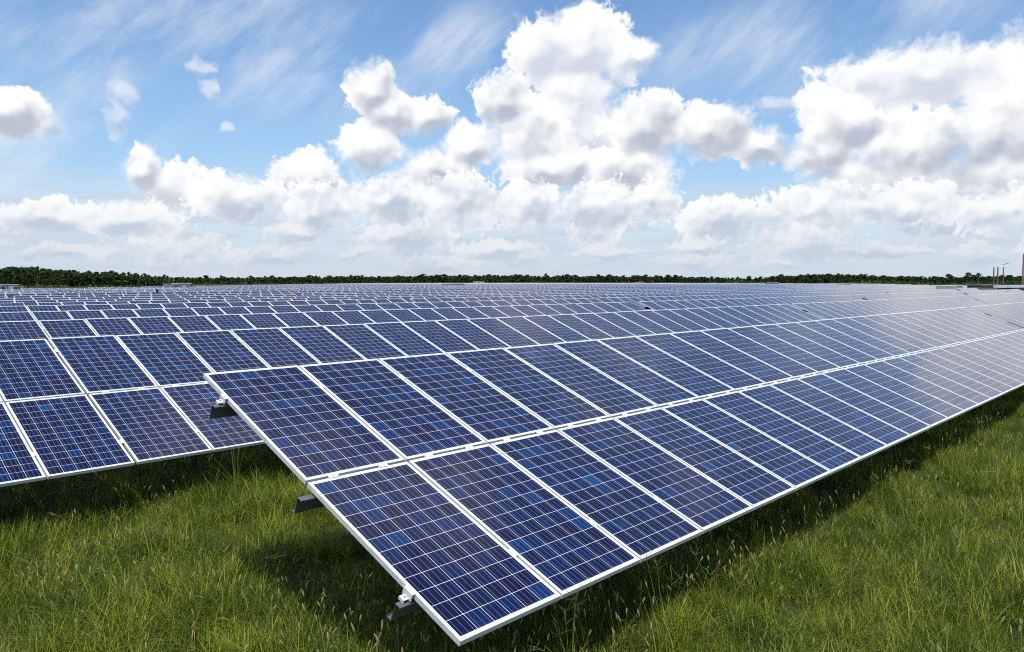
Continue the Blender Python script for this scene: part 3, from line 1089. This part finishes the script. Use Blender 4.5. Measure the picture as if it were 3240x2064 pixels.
def gn_scatter(name, points, scales, meshes, mats, seed=1):
    """one object: its vertices carry copies of the given tufts (geometry nodes)"""
    me = bpy.data.meshes.new(name)
    me.vertices.add(len(points))
    me.vertices.foreach_set('co', np.asarray(points, dtype=np.float32).ravel())
    at = me.attributes.new('sc', 'FLOAT', 'POINT')
    at.data.foreach_set('value', np.asarray(scales, dtype=np.float32))
    for m in mats: me.materials.append(m)
    o = new_obj(name, me)
    ng = bpy.data.node_groups.new(name + '_nodes', 'GeometryNodeTree')
    ng.interface.new_socket('Geometry', in_out='INPUT', socket_type='NodeSocketGeometry')
    ng.interface.new_socket('Geometry', in_out='OUTPUT', socket_type='NodeSocketGeometry')
    gi, go = ng.nodes.new('NodeGroupInput'), ng.nodes.new('NodeGroupOutput')
    g2i = ng.nodes.new('GeometryNodeGeometryToInstance')
    for i, m in enumerate(meshes):
        ho = bpy.data.objects.new(name + '_piece', m)      # never linked to the scene: only instanced
        oi = ng.nodes.new('GeometryNodeObjectInfo'); oi.inputs['Object'].default_value = ho
        ng.links.new(oi.outputs['Geometry'], g2i.inputs[0])
    iop = ng.nodes.new('GeometryNodeInstanceOnPoints')
    ng.links.new(gi.outputs[0], iop.inputs['Points'])
    ng.links.new(g2i.outputs[0], iop.inputs['Instance'])
    iop.inputs['Pick Instance'].default_value = True
    ri = ng.nodes.new('FunctionNodeRandomValue'); ri.data_type = 'INT'
    ri.inputs['Min'].default_value = 0; [s for s in ri.inputs if s.name == 'Min' and s.type == 'INT'][0].default_value = 0
    [s for s in ri.inputs if s.name == 'Max' and s.type == 'INT'][0].default_value = len(meshes) - 1
    ri.inputs['Seed'].default_value = seed
    ng.links.new([s for s in ri.outputs if s.type == 'INT'][0], iop.inputs['Instance Index'])
    rr = ng.nodes.new('FunctionNodeRandomValue'); rr.data_type = 'FLOAT_VECTOR'
    mn = [s for s in rr.inputs if s.name == 'Min' and s.type == 'VECTOR'][0]; mx = [s for s in rr.inputs if s.name == 'Max' and s.type == 'VECTOR'][0]
    mn.default_value = (-0.12, -0.12, 0); mx.default_value = (0.12, 0.12, 6.283)
    rr.inputs['Seed'].default_value = seed + 3
    e2r = ng.nodes.new('FunctionNodeEulerToRotation')
    ng.links.new([s for s in rr.outputs if s.type == 'VECTOR'][0], e2r.inputs[0])
    ng.links.new(e2r.outputs[0], iop.inputs['Rotation'])
    na = ng.nodes.new('GeometryNodeInputNamedAttribute'); na.data_type = 'FLOAT'; na.inputs['Name'].default_value = 'sc'
    ng.links.new([s for s in na.outputs if s.enabled][0], iop.inputs['Scale'])
    ng.links.new(iop.outputs[0], go.inputs[0])
    md = o.modifiers.new('scatter', 'NODES'); md.node_group = ng
    return o


def vnoise(x, y, s, seed=0):
    """smooth value noise on the ground plane"""
    r = np.random.default_rng(seed); G = r.random((64, 64))
    u, v = np.asarray(x) / s, np.asarray(y) / s
    i, j = np.floor(u).astype(int), np.floor(v).astype(int)
    a, b = u - i, v - j
    a, b = a * a * (3 - 2 * a), b * b * (3 - 2 * b)
    g = lambda p, q: G[p % 64, q % 64]
    return (g(i, j) * (1 - a) + g(i + 1, j) * a) * (1 - b) + (g(i, j + 1) * (1 - a) + g(i + 1, j + 1) * a) * b


def scatter_points(n_try, box, dens, seed):
    r = np.random.default_rng(seed)
    x = r.uniform(box[0], box[1], n_try); y = r.uniform(box[2], box[3], n_try)
    keep = r.random(n_try) < dens(x, y)
    return x[keep], y[keep]


def bearing(x, y): return np.degrees(np.arctan2(x - CAM.x, y - CAM.y))


def near_density(x, y):
    d = np.hypot(x - CAM.x, y - CAM.y)
    a = bearing(x, y)
    f = np.clip(9.0 / np.maximum(d, 5.0), 0, 1.3) ** 1.1
    inside = (a > 2) & (a < 100)
    under = (y > 0.3) & (x > 5.0)                       # behind the first row nothing of the ground shows
    f = np.where(under, f * 0.15, f)
    f = np.where((y > 4.6), f * 0.6, f)
    return np.where(inside, f, f * 0.25) / 1.3


TUFTS = [tuft(200 + i, 42, 0.13, 0.12, 0.28, 0.0028, 0.0055, 1.1, 0.10) for i in range(6)] + \
        [tuft(220 + i, 30, 0.12, 0.18, 0.40, 0.0045, 0.0090, 1.45, 0.40) for i in range(4)]
gx, gy = scatter_points(62000, (-9, 24, -12, 8.5), near_density, 3)
gs = 0.50 + 0.75 * vnoise(gx, gy, 0.9, 4) ** 1.3 + 0.45 * vnoise(gx, gy, 0.28, 6)
gs = gs * np.where((gy > -3.5) & (gy < 0) & (gx > 0.5), 0.8, 1.0)
grass = gn_scatter('grass', np.stack([gx, gy, gx * 0], 1), gs, TUFTS, [M_GRASS])
tag(grass, 'tangled green meadow grass growing between and under the tables', 'grass', kind='stuff')

# coarser tufts for the ground farther off
FAR_TUFTS = [tuft(260 + i, 60, 0.30, 0.16, 0.34, 0.008, 0.014, 0.9) for i in range(5)]
fx_, fy_ = scatter_points(52000, (20, 130, -40, 8), lambda x, y: np.clip(16.0 / np.hypot(x - CAM.x, y - CAM.y), 0, 1) * np.where((y > 0) & (y < 8), 0.2, 1.0), 7)
fsc = 0.8 + 0.5 * vnoise(fx_, fy_, 2.0, 9)
far_grass = gn_scatter('far_grass', np.stack([fx_, fy_, fx_ * 0], 1), fsc, FAR_TUFTS, [M_GRASS], 5)
tag(far_grass, 'meadow grass beside the first row running off to the right', 'grass', kind='stuff')

# seed heads: thick near the lower edge of the picture and along the shade of the first row
def seed_density(x, y):
    d = np.hypot(x - CAM.x, y - CAM.y)
    n = vnoise(x, y, 0.9, 21)
    f = np.where(n > 0.52, 1.0, 0.22) * np.clip(7 / d, 0, 1)
    f = f * np.where((x < 1.6) & (y > -3.2) & (y < -0.2), 1.8, 1.0)
    return np.clip(f * np.where((y > 0.2) & (x > 1), 0, 1), 0, 1)


sx, sy = scatter_points(4200, (-4, 16, -9, 3.4), seed_density, 31)
seeds = gn_scatter('seed_heads', np.stack([sx, sy, sx * 0], 1), 0.8 + 0.35 * vnoise(sx, sy, 0.5, 33), [foxtail(300 + i) for i in range(8)], [M_STALK, M_SEED], 8)
tag(seeds, 'straw coloured bristle grass heads standing above the meadow grass', 'seed heads', kind='stuff')
cx_, cy2 = scatter_points(900, (-4, 14, -9, 6.2), lambda x, y: np.clip(8 / np.hypot(x - CAM.x, y - CAM.y), 0, 1) * np.where(vnoise(x, y, 1.4, 41) > 0.5, 1, 0.25) * np.where((y > -3.4) & (y < 4.6) & (x > 1.2), 0, 1), 41)
stalks = gn_scatter('grass_stalks', np.stack([cx_, cy2, cx_ * 0], 1), 0.85 + 0.3 * vnoise(cx_, cy2, 0.5, 43), [crabgrass(340 + i) for i in range(8)], [M_STALK], 11)
tag(stalks, 'thin crabgrass stalks with spread fingers rising out of the meadow', 'grass stalks', kind='stuff')


# tall single weeds in front of the tables
def weed(label, x, y, h, seed, nblade=26, nst=5):
    r = random.Random(seed)
    t = new_obj('weed', None, None, (x, y, 0), (0, 0, 0))
    tag(t, label, 'weed')
    V, Fc, T = [], [], []
    for _ in range(nblade):
        a = r.uniform(0, 6.28); q = 0.10 * math.sqrt(r.random())
        blade(V, Fc, T, (math.cos(a) * q, math.sin(a) * q, 0), h * r.uniform(0.35, 0.85), r.uniform(0.006, 0.011), r.uniform(0, 6.28), r.uniform(0.3, 1.0), r.uniform(0.3, 1.0), 5)
    new_obj('leaves', leaf_mesh('weed_leaves', V, Fc, T, M_GRASS), t)
    B = MB()
    for i in range(nst):
        a = r.uniform(0, 6.28); l = r.uniform(0.05, 0.28) * h; hh = h * r.uniform(0.8, 1.12)
        p = [(0.02 * i, 0, 0), (math.cos(a) * l * .3, math.sin(a) * l * .3, hh * .5), (math.cos(a) * l, math.sin(a) * l, hh)]
        B.tube(p, [0.0035, 0.0025, 0.0015], 4)
        e = Vector(p[2])
        for j in range(6):
            b = r.uniform(0, 6.28); L = r.uniform(0.06, 0.13)
            d = Vector((math.cos(b), math.sin(b), r.uniform(0.2, 1.4))).normalized()
            B.tube([e - Vector((0, 0, 0.02 * j)), e + d * L - Vector((0, 0, 0.02 * j))], [0.0022, 0.0012], 3)
    me = B.mesh('weed_stems', [M_STALK])
    at = me.attributes.new('tint', 'FLOAT', 'FACE')
    at.data.foreach_set('value', np.full(len(me.polygons), 0.45, dtype=np.float32))
    new_obj('stem', me, t)
    return t


weed('tall weed leaning against the lower edge of the second row, left of the nearest table', 1.75, 3.05, 1.25, 501)
weed('shorter weed clump beside the tallest weed under the second row', 1.35, 2.95, 0.75, 502, 30, 3)
weed('spread crabgrass weed rising before the lower edge of the first panel', 0.95, -3.80, 0.82, 503, 12, 4)
weed('crabgrass weed standing right of the first joint of the nearest table', 1.95, -3.95, 0.80, 504, 16, 4)
weed('lone fingered weed in the shade left of the nearest table', 0.25, -1.70, 0.55, 505, 8, 3)
weed('reddish dry weed at the shade edge, half way along the nearest row', 6.6, -4.0, 0.65, 506, 10, 4)
